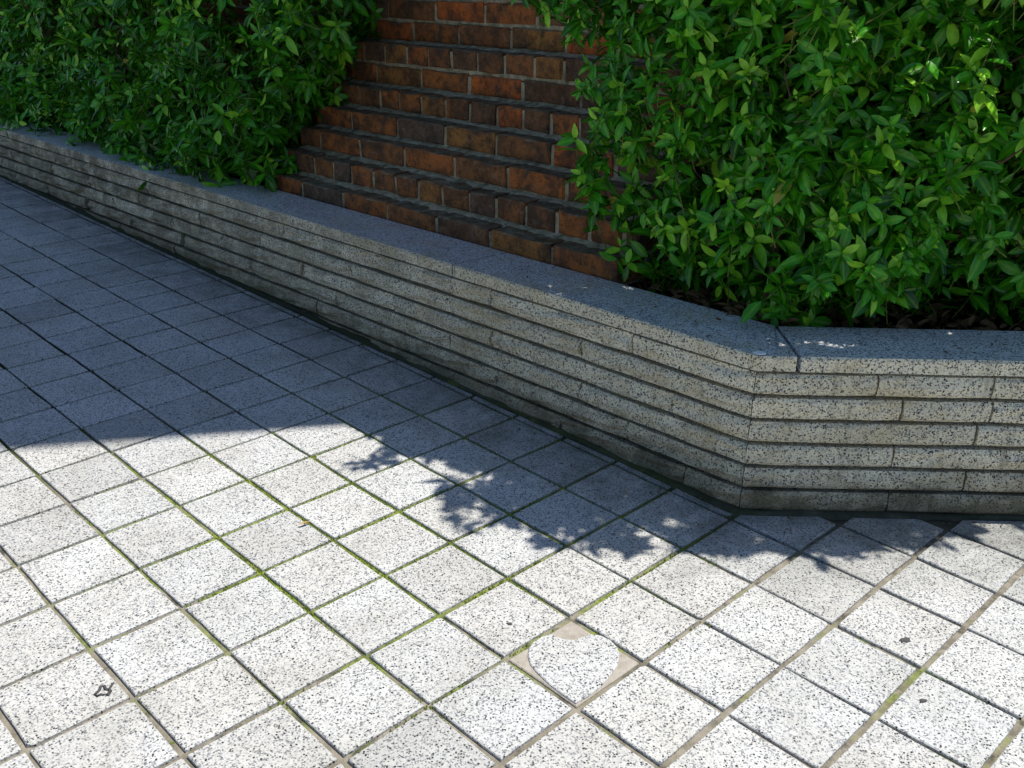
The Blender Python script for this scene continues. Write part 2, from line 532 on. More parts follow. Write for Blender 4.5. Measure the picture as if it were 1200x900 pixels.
for dist, (i, j, pc, full) in vis:
    if (i, j) == PATCH_IJ:
        continue
    if full and len(pc) == 4 and rng.random() < 0.22:              # a chipped corner
        q = rng.randrange(4); a_, b_, c_ = Vector(pc[q - 1]), Vector(pc[q]), Vector(pc[(q + 1) % 4])
        e1, e2 = rng.uniform(0.003, 0.008), rng.uniform(0.003, 0.008)
        pc = list(pc); pc[q:q + 1] = [tuple(b_ + (a_ - b_).normalized() * e1), tuple(b_ + (c_ - b_).normalized() * e2)]
    vs, fs = slab_geo(pc, rng, tile_tilt())
    cx = sum(p[0] for p in pc) / len(pc); cy = sum(p[1] for p in pc) / len(pc)
    o = mesh_obj('paving_tile', [(x - cx, y - cy, z) for x, y, z in vs], fs, M_TILE, pav)
    o.location = (cx, cy, 0)
V, F = [], []
for dist, (i, j, pc, full) in rest_t:
    if (i, j) == PATCH_IJ:
        continue
    vs, fs = slab_geo(pc, rng, tile_tilt()); b = len(V)
    V += vs; F += [tuple(b + k for k in f) for f in fs]
tag(mesh_obj('outlying_paving_tile', V, F, M_TILE, pav), kind='stuff')

def unproj(u, v, z=0.0):
    d = _r2 * ((u - 600) / FPX) + _u2 * ((450 - v) / FPX) + _f
    t = (z - CAM_H) / d.z
    return (d.x * t, d.y * t)

# cushions of moss standing in the joints
MV, MF = [], []
def moss(i, j):
    if noise.noise(Vector((i * 0.9, j * 0.9, 2.0))) * 0.6 + 0.55 - math.hypot(i - 1.6, j - 3.6) * 0.14 < rng.random() * 0.5: return
    p = G(i, j); k0 = len(MV); r0 = rng.uniform(0.0012, 0.0032); h_ = rng.uniform(0.0025, 0.0062)
    for q in range(5):
        an = q * 1.2566 + rng.random(); MV.append((p.x + math.cos(an) * r0, p.y + math.sin(an) * r0, GZ - 0.0005))
    MV.append((p.x, p.y, GZ + h_))
    for q in range(5): MF.append((k0 + q, k0 + (q + 1) % 5, k0 + 5))
for k in range(5200):
    moss(rng.randint(-2, 9) + rng.gauss(0, 0.014), rng.uniform(-1, 6))
    moss(rng.uniform(-2, 9), rng.randint(-1, 6) + rng.gauss(0, 0.014))
tag(mesh_obj('joint_moss', MV, MF, M_MOSS, pav), kind='stuff')

# the broken tile: rounded off at three corners and bedded in pale mortar
pp = [(468, 588), (410, 548), (340, 495), (285, 442), (252, 402), (240, 362), (243, 325), (265, 295), (305, 270), (345, 257), (385, 273), (425, 283),
      (465, 285), (500, 272), (540, 258), (590, 264), (636, 286), (668, 320), (680, 362), (668, 408), (633, 458), (582, 514), (524, 558)]
poly = [unproj(560 + x / 4.09, 680 + y / 4.09) for x, y in pp]
poly = [p for p in poly]
if area(poly) < 0: poly.reverse()
vs, fs = slab_geo(poly, rng, (0, 0, 0.0008))
br_t = mesh_obj('paving_tile', vs, fs, M_TILE, pav)
br_t['label'] = 'broken tile with three rounded corners bedded in beige mortar'
quad = []
for a, b in ((5.03, 2.03), (5.97, 2.03), (5.97, 2.97), (5.03, 2.97)):
    p = G(a, b); quad.append((p.x, p.y))
vs, fs = slab_geo(quad, rng, (0, 0, -0.0022))
mp = mesh_obj('mortar_patch', vs, fs, M_PATCH, pav)
mp['label'] = 'beige mortar filling around the broken tile'

# ------------------------------------------------------------------ planter wall
wall = empty('planter_wall', (CO.x, CO.y, 0))
tag(wall, 'low granite planter wall of thin stone courses with a flat coping', 'wall')
TL, XR = 42.0, 15.0
COPE_T, COPE_B, CH = 2.165, 1.955, 0.326

def ring_prism(path_front, path_back, zt, zb):
    """strip between two polylines (lists of functions z->Vector)"""
    vs, fs = [], []
    m = len(path_front)
    for zz in (zt, zb):
        for p in path_front: vs.append(p(zz))
        for p in path_back: vs.append(p(zz))
    def ix(l, s_, q): return l * 2 * m + s_ * m + q
    for q in range(m - 1):
        fs.append((ix(0, 0, q), ix(0, 0, q + 1), ix(0, 1, q + 1), ix(0, 1, q)))
        fs.append((ix(1, 0, q + 1), ix(1, 0, q), ix(1, 1, q), ix(1, 1, q + 1)))
        fs.append((ix(1, 0, q), ix(1, 0, q + 1), ix(0, 0, q + 1), ix(0, 0, q)))
        fs.append((ix(0, 1, q), ix(0, 1, q + 1), ix(1, 1, q + 1), ix(1, 1, q)))
    fs.append((ix(0, 0, 0), ix(0, 1, 0), ix(1, 1, 0), ix(1, 0, 0)))
    e = m - 1
    fs.append((ix(0, 1, e), ix(0, 0, e), ix(1, 0, e), ix(1, 1, e)))
    return vs, fs
def pt(side, a, b): return (lambda z: W(a, b, z)) if side == 'L' else (lambda z: WR(a, b, z))
cb0, cb1 = 0.4, 1.05
vs, fs = ring_prism([pt('L', TL, cb0), pt('L', MIT * cb0, cb0), pt('R', XR, cb0)], [pt('L', TL, cb1), pt('L', MIT * cb1, cb1), pt('R', XR, cb1)], COPE_B - 0.01, -1.2)
shift(mesh_obj('wall_core', vs, fs, M_CORE, wall), wall)

def stone(name, fn, a0, a1, mit0, mit1, zt, zb, depth, rough, mat, r):
    """a course stone: fn = W or WR; mit0/mit1 = shear of the end with depth; front split rough"""
    L = a1 - a0
    nx = max(2, min(9, int(L / 0.36)))
    zs = [zb, zb + (zt - zb) * 0.16, (zb + zt) / 2, zt - (zt - zb) * 0.16, zt]
    outs = [0.035, 0.008, 0.0, 0.008, 0.035] if rough else [0.02, 0.003, 0, 0.003, 0.02]
    vs = []
    for k, (z, ob) in enumerate(zip(zs, outs)):
        for q in range(nx + 1):
            a = a0 + L * q / nx
            endc = 0.02 if q in (0, nx) else 0
            jb = r.uniform(-0.035, 0.045) * rough if 0 < k < 4 else r.uniform(0, 0.016) * rough
            jz = r.uniform(-0.005, 0.005) * rough if k in (0, 4) else 0
            b = ob + jb + endc
            m = mit0 if q == 0 else (mit1 if q == nx else 0)
            vs.append(fn(a + m * b, b, z + jz))
    c = nx + 1
    fs = []
    for k in range(4):
        for q in range(nx):
            fs.append((k * c + q, k * c + q + 1, (k + 1) * c + q + 1, (k + 1) * c + q))
    b0 = len(vs)
    for z in (zb, zt):
        vs.append(fn(a0 + mit0 * depth, depth, z)); vs.append(fn(a1 + mit1 * depth, depth, z))
    fs.append(tuple(range(4 * c, 5 * c)) + (b0 + 3, b0 + 2))
    fs.append(tuple(reversed(range(0, c))) + (b0, b0 + 1))
    fs.append((b0 + 1, b0, b0 + 2, b0 + 3))
    fs.append(tuple(k * c for k in range(5)) + (b0 + 2, b0))
    fs.append(tuple(k * c + nx for k in reversed(range(5))) + (b0 + 1, b0 + 3))
    base = fn((a0 + a1) / 2, 0, zb)
    vs = [v - base for v in vs]
    if fn is W: fs = [tuple(reversed(f)) for f in fs]
    o = mesh_obj(name, vs, fs, mat, wall)
    o.location = base - wall.location
    return o

LJ = {1: [1.96, 4.76, 7.7, 10.6], 2: [2.87, 5.65, 8.4, 11.4], 3: [1.2, 4.72, 7.2, 10.0], 4: [2.84, 5.72, 8.9, 11.9], 5: [1.93, 4.6, 6.6, 9.6], 6: [0.9, 3.2, 5.6, 7.9]}
RJ = {1: [1.51], 2: [1.87, 2.98], 3: [2.85], 4: [1.87], 5: [2.84], 6: [1.91]}
WEEP = {4: [14.85, 20.1]}
HG = 0.028        # half bed joint, modules
HV = 0.014        # half upright joint
for c in range(1, 7):
    zt = COPE_B - CH * (c - 1) - HG; zb = COPE_B - CH * c + HG
    js = list(LJ[c])
    while js[-1] < TL - 3: js.append(js[-1] + rng.uniform(2.2, 3.2))
    js = [j for j in js if not any(abs(j - w) < 0.9 for w in WEEP.get(c, []))]
    ev = sorted([(j, HV) for j in js] + [(w, 0.15) for w in WEEP.get(c, [])])
    a = 0.006; m0 = MIT
    for (j, gap) in ev + [(TL, HV)]:
        # stones wholly below the paving are left out
        if zt * S - SLOPE * (W(a, 0, 0).y - CO.y) > -0.02:
            stone('course_stone', W, a, j - gap * rng.uniform(0.6, 1.2), m0, 0, zt, zb, 0.6, 1.15, M_STRIP, rng)
        a = j + gap * rng.uniform(0.6, 1.2); m0 = 0
    js = list(RJ[c])
    while js[-1] < XR - 3: js.append(js[-1] + rng.uniform(1.4, 2.9))
    a = 0.006; m0 = MIT
    for j in js + [XR]:
        stone('course_stone', WR, a, j - HV * rng.uniform(0.6, 1.2), m0, 0, zt, zb, 0.6, 0.6, M_STRIP, rng)
        a = j + HV; m0 = 0

# coping stones: flat sawn top, slightly split front arris
CW = 1.2
def coping(front, back, r):
    """front/back: lists of callables z->Vector, equal length"""
    m = len(front)
    vs = []
    rows = [(COPE_B + 0.018, 0, 0), (COPE_T - 0.03, 0, 0), (COPE_T, 1, 0)]
    for z, ins, _ in rows:
        for q in range(m):
            f, b = front[q](z), back[q](z)
            e = (b - f).normalized()
            jit = r.uniform(0, 0.0022) if not ins else r.uniform(0.0035, 0.0065)
            v = f + e * jit
            if not ins and z > COPE_B + 0.1: v.z += r.uniform(-0.0015, 0.0012)
            vs.append(v)
    for z in (COPE_T, COPE_B + 0.018):
        for q in range(m): vs.append(back[q](z))
    fs = []
    for k in range(4):
        for q in range(m - 1):
            fs.append((k * m + q, k * m + q + 1, (k + 1) * m + q + 1, (k + 1) * m + q))
    for q in range(m - 1):
        fs.append((4 * m + q, 4 * m + q + 1, q + 1, q))
    fs.append(tuple(k * m for k in range(4, -1, -1)))
    fs.append(tuple(k * m + m - 1 for k in range(5)))
    base = (front[0](COPE_B) + front[-1](COPE_B)) / 2
    vs = [v - base for v in vs]
    o = mesh_obj('coping_stone', vs, fs, M_COPE, wall)
    o.data.materials.append(M_STRIP)
    for q in range(2 * (m - 1)): o.data.polygons[q].material_index = 1
    o.location = base - wall.location
    return o
g = 0.019
CJ = [5.61, 11.45, 17.3, 23.1, 28.9, 34.7, 40.5]
fr = [pt('L', 5.61 - g - k * (5.61 - g) / 12, 0) for k in range(12)]
bk = [pt('L', 5.61 - g - k * (5.61 - g - MIT * CW) / 12, CW) for k in range(12)]
fr += [pt('R', 0.0, 0), pt('R', 0.25, 0), pt('R', 0.5 - g, 0)]
bk += [pt('L', MIT * CW, CW), pt('R', MIT * CW - g - 0.01, CW), pt('R', MIT * CW - g, CW)]
coping(fr, bk, rng)
for a0, a1 in zip(CJ[:-1], CJ[1:]):
    q = [a1 - g - (a1 - a0 - 2 * g) * k / 12 for k in range(13)]
    coping([pt('L', a, 0) for a in q], [pt('L', a, CW) for a in q], rng)
xs = [0.5 + g, 6.3, 12.1, XR]
for a0, a1 in zip(xs[:-1], xs[1:]):
    q = [a0 + g + (a1 - a0 - 2 * g) * k / 12 for k in range(13)]
    coping([pt('R', a, 0) for a in q], [pt('R', max(a, MIT * CW + g), CW) for a in q], rng)

# rough mortar fillet and dirt along the foot of the wall
def fillet():
    vs, fs = [], []
    prof = []
    a = TL
    while a > 0.05:
        prof.append(('L', a)); a -= 0.28
    prof.append(('C', 0))
    a = 0.28
    while a < XR:
        prof.append(('R', a)); a += 0.28
    for s_, a in prof:
        w_ = rng.uniform(0.03, 0.13); h_ = rng.uniform(0.01, 0.05)
        if s_ == 'L': p = [W(a, 0.05, 0), W(a, -w_ * 0.45, 0), W(a, -w_, 0)]
        elif s_ == 'R': p = [WR(a, 0.05, 0), WR(a, -w_ * 0.45, 0), WR(a, -w_, 0)]
        else: p = [W(0, 0.05, 0), WR(-MIT * w_ * .45, -w_ * .45, 0), WR(-MIT * w_, -w_, 0)]
        zz = [h_ * S, h_ * S * 0.4, -0.004]
        for v, z in zip(p, zz): vs.append((v.x, v.y, z))
    for q in range(len(prof) - 1):
        for k in range(2):
            fs.append((q * 3 + k, q * 3 + k + 1, q * 3 + k + 4, q * 3 + k + 3))
    o = mesh_obj('base_fillet', vs, fs, M_JOINT, wall, True)
    shift(o, wall)
fillet()

# ------------------------------------------------------------------ planting bed
vs, fs = [], []
def bedline(b):
    return [W(TL, b, 0), W(26, b, 0), W(13, b, 0), W(6, b, 0), W(MIT * b, b, 0), WR(5, b, 0), WR(XR, b, 0)]
rows = [1.0, 1.6, 2.4, 3.6, 5.0, 9.0]
for b in rows:
    for p in bedline(b):
        vs.append((p.x, p.y, (COPE_T - 0.28) * S - SLOPE * (p.y - CO.y) + rng.uniform(-0.012, 0.012)))
for k in range(len(rows) - 1):
    for q in range(6):
        fs.append((k * 7 + q, k * 7 + q + 1, (k + 1) * 7 + q + 1, (k + 1) * 7 + q))
tag(mesh_obj('planting_bed', vs, fs, M_SOIL), kind='structure')

# ------------------------------------------------------------------ stepped brick pier
PT0, PT1 = 3.3, 13.3
pier = empty('brick_pier', W((PT0 + PT1) / 2, 1.3, COPE_T))
tag(pier, 'old red brick pier with a stepped base between the two hedges', 'brick pier')
OFFS = [1.30, 1.78, 2.26, 2.74, 3.22, 3.70, 3.70, 4.18, 4.18]
Z1, ZP = 2.44, 0.44
BJ = {1: ([13.3, 11.85, 10.4, 8.98, 7.57, 6.15, 4.7, 3.3], 0), 2: ([12.8, 12.08, 11.4, 10.75, 10.02, 9.32, 8.63, 7.94, 7.2, 6.52, 5.79, 5.06, 4.35, 3.65], 1),
      3: ([12.51, 11.1, 9.64, 8.16, 6.73, 5.32, 3.95], 0), 4: ([12.01, 10.44, 8.97, 7.55, 6.13, 4.7], 0),
      5: ([13.05, 12.35, 11.63, 10.97, 10.26, 9.52, 8.8, 8.04, 7.34, 6.65, 5.95, 5.25, 4.55, 3.85], 1), 6: ([12.35, 10.83, 9.36, 7.85, 6.4, 5.0], 0),
      7: ([12.75, 12.05, 11.3, 10.6, 9.89, 9.11, 8.35, 7.56, 6.83, 6.1, 5.4, 4.7, 4.0], 1), 8: ([13.1, 11.67, 10.2, 8.69, 7.24, 5.8, 4.4], 0), 9: ([12.5, 10.93, 9.44, 8.0, 6.55, 5.1, 3.9], 0)}
def brick_mesh(L, Dp, H, r):
    """box with worn arrises, front face towards -b"""
    c = 0.004
    def jj(s_=0.0012): return r.uniform(-s_, s_)
    vs, fs = [], []
    # three rings front to back: chamfer ring and body, in (t,b,z)
    rings = [(0.0, c), (c, 0.0), (Dp, 0.0)]
    for b, ins in rings:
        pts = [(-L / 2 + ins, 0 + ins), (-L / 6, 0 + ins), (L / 6, ins), (L / 2 - ins, 0 + ins), (L / 2 - ins, H - ins), (L / 6, H - ins), (-L / 6, H - ins), (-L / 2 + ins, H - ins)]
        for t, z in pts: vs.append((t + jj(0.0022), b + jj(0.0022), z + jj(0.0020)))
    m = 8
    fs.append(tuple(range(m)))
    for k in range(2):
        for q in range(m):
            fs.append((k * m + q, (k + 1) * m + q, (k + 1) * m + (q + 1) % m, k * m + (q + 1) % m))
    fs.append(tuple(reversed(range(2 * m, 3 * m))))
    return vs, fs
BM = Matrix.Identity(4)
def wall_frame(t, b, z):
    p = W(t, b, z)
    M = Matrix.Identity(4)
    dd = Vector((D.x, D.y, -SLOPE * D.y)); nn = Vector((N.x, N.y, -SLOPE * N.y))
    for k in range(3):
        M[k][0], M[k][1], M[k][2], M[k][3] = dd[k], nn[k], (0, 0, 1)[k], p[k]
    return M
cache = {}
jw = 0.044
NC = 16
for c in range(1, NC + 1):
    off = OFFS[c - 1] if c <= 9 else 4.18
    zt = Z1 + ZP * (c - 1); zb = zt - ZP + 0.065
    js, hd = BJ[c] if c in BJ else BJ[7 + (c % 2)]
    if c > 9: off = 4.18
    js = [PT1] + [j for j in js if PT0 + 0.2 < j < PT1 - 0.2] + [PT0]
    dep = 0.21 if hd else 0.10
    for a1, a0 in zip(js[:-1], js[1:]):
        L = (a1 - a0 - 2 * jw) * S
        Hh = (zt - zb) * S
        key = (round(L, 3), hd, rng.randrange(3))
        if key not in cache:
            vs, fs = brick_mesh(round(L, 3), dep, Hh, rng)
            me = bpy.data.meshes.new('brick'); me.from_pydata(vs, [], fs); me.materials.append(M_BRICK); me.update()
            cache[key] = me
        M = wall_frame((a0 + a1) / 2, off + rng.uniform(-0.022, 0.012), zb + rng.uniform(-0.008, 0.008)) @ Matrix.Rotation(rng.uniform(-0.012, 0.012), 4, 'Z') @ Matrix.Rotation(rng.uniform(-0.008, 0.008), 4, 'Y')
        o = bpy.data.objects.new('brick', cache[key]); COL.objects.link(o)
        o.parent = pier; o.matrix_parent_inverse = Matrix.Translation(-Vector(pier.location)); o.matrix_basis = M
# bedding mortar: one body per course, set back from the brick faces
V, F = [], []
def add_box(t0, t1, b0, b1, z0, z1, nt=1):
    global V, F
    b = len(V)
    for q in range(nt + 1):
        t = t0 + (t1 - t0) * q / nt
        for (bb, zz) in ((b0, z0), (b0, z1), (b1, z1), (b1, z0)):
            j1 = rng.uniform(-0.006, 0.02) if nt > 1 and bb == b0 else 0
            j2 = rng.uniform(-0.02, 0.012) if nt > 1 and zz == z1 and bb == b0 else 0
            V.append(W(t, bb + j1, zz + j2))
    for q in range(nt):
        for k in range(4):
            F.append((b + q * 4 + k, b + q * 4 + (k + 1) % 4, b + (q + 1) * 4 + (k + 1) % 4, b + (q + 1) * 4 + k))
    F.append((b + 3, b + 2, b + 1, b)); e = b + nt * 4; F.append((e, e + 1, e + 2, e + 3))
for c in range(1, NC + 1):
    off = OFFS[c - 1] if c <= 9 else 4.18
    zt = Z1 + ZP * (c - 1); zb = zt - ZP
    add_box(PT0 + 0.05, PT1 - 0.05, off + 0.036, 5.8 + 0.002 * c, zb + 0.03, zt - 0.035, 40)      # behind and between the bricks
    if c > 1: add_box(PT0 + 0.03, PT1 - 0.03, off + 0.045, 5.9 + 0.002 * c, zb - 0.02, zb + 0.068, 60)       # bed joint
def haunch(t0, t1, b, z, w, h, n):
    k0 = len(V)
    for q in range(n + 1):
        t = t0 + (t1 - t0) * q / n
        ww, hh = w * rng.uniform(0.45, 1.15), h * rng.uniform(0.6, 1.25)
        V.extend([W(t, b + 0.08, z - 0.03), W(t, b - ww, z - 0.012), W(t, b - ww * 0.35, z + hh * 0.45), W(t, b + 0.05, z + hh)])
    for q in range(n):
        for k in range(3):
            F.append((k0 + q * 4 + k, k0 + q * 4 + k + 1, k0 + q * 4 + k + 5, k0 + q * 4 + k + 4))
for c in range(2, 10):
    if OFFS[c - 1] > OFFS[c - 2]:
        haunch(PT0 + 0.04, PT1 - 0.04, OFFS[c - 1], Z1 + ZP * (c - 2), 0.17, 0.07, 90)
o = mesh_obj('bedding_mortar', V, F, M_MORTAR, pier); shift(o, pier)

# ------------------------------------------------------------------ the unseen building behind, its end shaped to throw the far shade
ZB = 33.0
sh = Vector((0.38, 0.083))
edge = [Vector(p) + sh * ZB for p in ((-7.18, 12.45), (-4.7, 12.98), (-2.74, 13.85), (1.2, 15.9))]
edge = [Vector((p.x * S, p.y * S)) for p in edge]
far_t = CO + D * (46 * S)
t_, b_ = (edge[0] - CO).dot(D), (edge[0] - CO).dot(N)
fl = CO + D * (46 * S) + N * b_
br_ = CO + D * (46 * S) + N * (40 * S)
er = CO + D * ((edge[3] - CO).dot(D)) + N * (40 * S)
foot = [edge[0], edge[1], edge[2], edge[3], er, br_, fl]
bld = empty('brick_building', (edge[0].x, edge[0].y, 0))
tag(bld, 'unseen brick building behind the pier and hedges, shaped for its shadow', 'building')
def extrude(name, foot, z0, z1, mat, parent):
    m = len(foot)
    vs = [(p.x, p.y, z0) for p in foot] + [(p.x, p.y, z1) for p in foot]
    fs = [(q, (q + 1) % m, m + (q + 1) % m, m + q) for q in range(m)] + [tuple(range(m, 2 * m)), tuple(reversed(range(m)))]
    o = mesh_obj(name, vs, fs, mat, parent); shift(o, parent); return o
extrude('wall', foot, -0.1, ZB * S - 0.12, M_FARBRICK, bld)
cen = sum(foot, Vector((0, 0))) / len(foot)
extrude('roof', foot, ZB * S - 0.118, ZB * S, M_CONC, bld)

# ------------------------------------------------------------------ hedges
def leaf_template(curl, fold, width):
    ys = [0.0, 0.12, 0.38, 0.64, 0.86, 1.0]
    hw = [0.02, 0.55, 0.95, 0.92, 0.48, 0.0]
    mid, lf, rt = [], [], []
    for y, h in zip(ys, hw):
        z = -curl * y * y
        mid.append((0, y, z))
        lf.append((-h * width / 2, y, z + fold * h * width / 2)); rt.append((h * width / 2, y, z + fold * h * width / 2))
    vs = mid + lf[1:5] + rt[1:5]
    L = lambda k: 5 + k
    Rr = lambda k: 9 + k
    fs = [(0, 1, L(1)), (0, Rr(1), 1)]
    for k in range(1, 4):
        fs.append((k, k + 1, L(k + 1), L(k))); fs.append((k, Rr(k), Rr(k + 1), k + 1))
    fs += [(4, 5, L(4)), (4, Rr(4), 5)]
    rib = [1.0] * 6 + [0.0] * 8
    return np.array(vs), fs, np.array(rib)
TEMPL = [leaf_template(c, f, w) for c, f, w in ((0.12, 0.45, 0.38), (0.25, 0.3, 0.44), (0.38, 0.35, 0.42), (0.05, 0.6, 0.36), (0.2, 0.2, 0.48))]

def tube(V, F, pts, r0, r1, n=4):
    b = len(V)
    m = len(pts)
    for q, p in enumerate(pts):
        d = (pts[min(q + 1, m - 1)] - pts[max(q - 1, 0)]).normalized()
        a = d.orthogonal().normalized(); c = d.cross(a)
        r = r0 + (r1 - r0) * q / (m - 1)
        for k in range(n):
            an = 2 * math.pi * k / n
            V.append(p + a * (math.cos(an) * r) + c * (math.sin(an) * r))
    for q in range(m - 1):
        for k in range(n):
            F.append((b + q * n + k, b + q * n + (k + 1) % n, b + (q + 1) * n + (k + 1) % n, b + (q + 1) * n + k))

def hedge(name, label, depth_fn, box, count, roots, mat, seed, reach, leaf_len, tonebias, forced=()):
    r = random.Random(seed)
    (x0, x1), (y0, y1), (z0, z1) = box
    base = Vector(((x0 + x1) / 2, (y0 + y1) / 2, (COPE_T - 0.3) * S - SLOPE * ((y0 + y1) / 2 - CO.y)))
    root = empty(name, base)
    tag(root, label, 'hedge')
    leaves = []          # (matrix 3x3, origin, length, template, tone, depth)
    SV, SF = [], []      # woody stems
    GV, GF = [], []      # green shoots
    n_ = 0; tries = 0
    extra = int(count * 0.35)          # extra leaves added in the unseen crown to block the sun
    while n_ < count + extra and tries < count * 600:
        tries += 1
        if n_ < len(forced):
            p = forced[n_].copy(); dep, out = depth_fn(p); dep = 0.0
        else:
            p = Vector((r.uniform(x0, x1), r.uniform(y0, y1), r.uniform(z0, z1)))
            dep, out = depth_fn(p)
        if dep < 0 or dep > reach: continue
        if out.y > 0.5 and r.random() < 0.75: continue            # the back is out of sight and thin
        if p.x > CO.x + 7.5 * S and r.random() < 0.6: continue
        if n_ >= count and (p.z < 0.98 or r.random() < 0.2): continue
        if r.random() > math.exp(-dep / (reach * (0.36 if n_ < count else 0.6))): continue
        n_ += 1
        ax = (out * r.uniform(0.5, 1.2) + Vector((0, 0, r.uniform(0.05, 0.8))) + Vector((r.gauss(0, .42), r.gauss(0, .42), r.gauss(0, .35)))).normalized()
        star = n_ <= len(FRONT) and len(forced) > 0
        if star: ax = (out * 0.5 + Vector((0.1, 0, 1.0))).normalized()
        # shoot
        L = r.uniform(0.05, 0.11)
        q0 = p - ax * L - Vector((0, 0, L * 0.35))
        tube(GV, GF, [q0, (p + q0) / 2 + Vector((0, 0, -0.004)), p], 0.0016, 0.0011, 3)
        a = ax.orthogonal().normalized(); c = ax.cross(a)
        ph = r.uniform(0, 6.28)
        rose = r.randint(6, 9)
        size = leaf_len * (1.1 if star else r.uniform(0.75, 1.25))
        fresh_or_lit = r.random() < 0.2 or star  # sunlit sprigs are lightened by colour, like the young ones
        rt = r.gauss(0, 0.16)
        for k in range(rose):
            inner = k / rose
            an = ph + k * 2.399 + r.uniform(-.3, .3)
            el = r.uniform(0.25, 0.65) - 0.75 * (1 - inner) * r.uniform(0.6, 1.1) + (0.55 if inner > 0.75 else 0)
            rad = a * math.cos(an) + c * math.sin(an)
            dr = (rad * math.cos(el) + ax * math.sin(el) + Vector((0, 0, -0.32 * (1 - inner) * r.random()))).normalized()
            up = (ax - dr * ax.dot(dr))
            if up.length < 1e-3: continue
            up = (up.normalized() + Vector((r.gauss(0, .22), r.gauss(0, .22), r.gauss(0, .22))))
            up = (up - dr * up.dot(dr)).normalized()
            sd = dr.cross(up)
            ln = size * (1.0 - 0.5 * inner) * r.uniform(0.85, 1.12)
            tone = 1.0 if r.random() < 0.0015 else min(0.965, max(0.0, r.gauss(0.34, 0.2) + rt + 0.3 * inner + (0.34 if fresh_or_lit else 0) + tonebias))
            o_ = p - ax * (L * 0.32 * (1 - inner))
            leaves.append((sd, dr, up, o_, ln, r.randrange(len(TEMPL)), tone, dep))
        # leaves further down the shoot
        for k in range(r.randint(1, 3)):
            u = r.uniform(0.1, 0.75)
            o_ = p + (q0 - p) * u
            dr = Vector((r.gauss(0, 1), r.gauss(0, 1), r.gauss(-0.2, .5))) + out * 0.7
            dr.normalize()
            up = Vector((r.gauss(0, .3), r.gauss(0, .3), 1)); up = (up - dr * up.dot(dr)).normalized()
            leaves.append((dr.cross(up), dr, up, o_, leaf_len * r.uniform(0.7, 1.15), r.randrange(len(TEMPL)), max(0, min(1, r.gauss(0.3, 0.2) + tonebias)), dep))
    # woody stems rising from the soil and forking
    for (rx, ry) in roots:
        g = Vector((rx, ry, base.z - SLOPE * (ry - base.y) - 0.02))
        for k in range(r.randint(4, 6)):
            pts = [g + Vector((r.uniform(-.02, .02), r.uniform(-.02, .02), 0))]
            dirv = Vector((r.gauss(0, .5), r.gauss(0, .5), 1.0)).normalized()
            p = pts[0]
            for h in range(7):
                p = p + dirv * 0.09
                dirv = (dirv + Vector((r.gauss(0, .22), r.gauss(0, .22), r.gauss(0.02, .12)))).normalized()
                if depth_fn(p)[0] < 0.02: break
                pts.append(p)
                if h > 0:
                    e = (dirv + Vector((r.gauss(0, .8), r.gauss(0, .8), r.gauss(0, .4)))).normalized()
                    tw = [p, p + e * 0.06, p + e * 0.11 + Vector((0, 0, .02))]
                    tube(SV, SF, tw, 0.003, 0.0015, 4)
            if len(pts) > 2: tube(SV, SF, pts, 0.0075, 0.003, 5)
    leaves = [lf for lf in leaves if not in_gap(lf[3] + lf[1] * lf[4] * 0.5, lf[4])]
    o = mesh_obj('woody_stems', SV, SF, M_STEM, root, True); shift(o, root); o['kind'] = 'stuff'
    o = mesh_obj('green_shoots', GV, GF, M_SHOOT, root, True); shift(o, root); o['kind'] = 'stuff'
    # the leaves that show largest become parts of their own
    score = []
    for k, lf in enumerate(leaves):
        q = project(*(lf[3] + lf[1] * lf[4] * 0.5))
        if q is None or not (5 < q[0] < 1195 and 5 < q[1] < 895): continue
        view = (lf[3] - Vector((0, 0, CAM_H))).normalized()
        face = abs(lf[2].dot(view))
        score.append((face * (lf[4] / q[2]) ** 2 * math.exp(-lf[7] / 0.05), k))
    score.sort(reverse=True)
    own = set(k for _, k in score[:300])
    meshes = {}
    V, T, RB, FI = [], [], [], []
    nb = 0
    for k, (sd, dr, up, o_, ln, tv, tone, dep) in enumerate(leaves):
        tvs, tfs, rib = TEMPL[tv]
        if k in own:
            tq = tone if tone == 1.0 else min(0.95, round(tone * 5) / 5)
            if (tv, tq) not in meshes:
                me = bpy.data.meshes.new('leaf'); me.from_pydata(tvs.tolist(), [], tfs); me.update()
                me.polygons.foreach_set('use_smooth', [True] * len(me.polygons))
                at = me.attributes.new('tone', 'FLOAT', 'POINT'); at.data.foreach_set('value', [tq] * len(tvs))
                at = me.attributes.new('rib', 'FLOAT', 'POINT'); at.data.foreach_set('value', rib.tolist())
                me.materials.append(mat); meshes[(tv, tq)] = me
            lo = bpy.data.objects.new('leaf', meshes[(tv, tq)]); COL.objects.link(lo)
            lo.parent = root; lo.matrix_parent_inverse = Matrix.Translation(-base)
            M = Matrix.Identity(4)
            for c in range(3):
                M[c][0], M[c][1], M[c][2], M[c][3] = sd[c] * ln, dr[c] * ln, up[c] * ln, o_[c]
            lo.matrix_basis = M
            continue
        A = np.array([sd, dr, up]) * ln
        V.append(tvs @ A + np.array(o_)); T.append(np.full(len(tvs), tone)); RB.append(rib)
        FI += [tuple(nb + x for x in f) for f in tfs]; nb += len(tvs)
    Vn = np.concatenate(V)
    me = bpy.data.meshes.new('foliage'); me.from_pydata(Vn.tolist(), [], FI); me.update()
    me.polygons.foreach_set('use_smooth', [True] * len(me.polygons))
    at = me.attributes.new('tone', 'FLOAT', 'POINT'); at.data.foreach_set('value', np.concatenate(T))
    at = me.attributes.new('rib', 'FLOAT', 'POINT'); at.data.foreach_set('value', np.concatenate(RB))
    me.materials.append(mat)
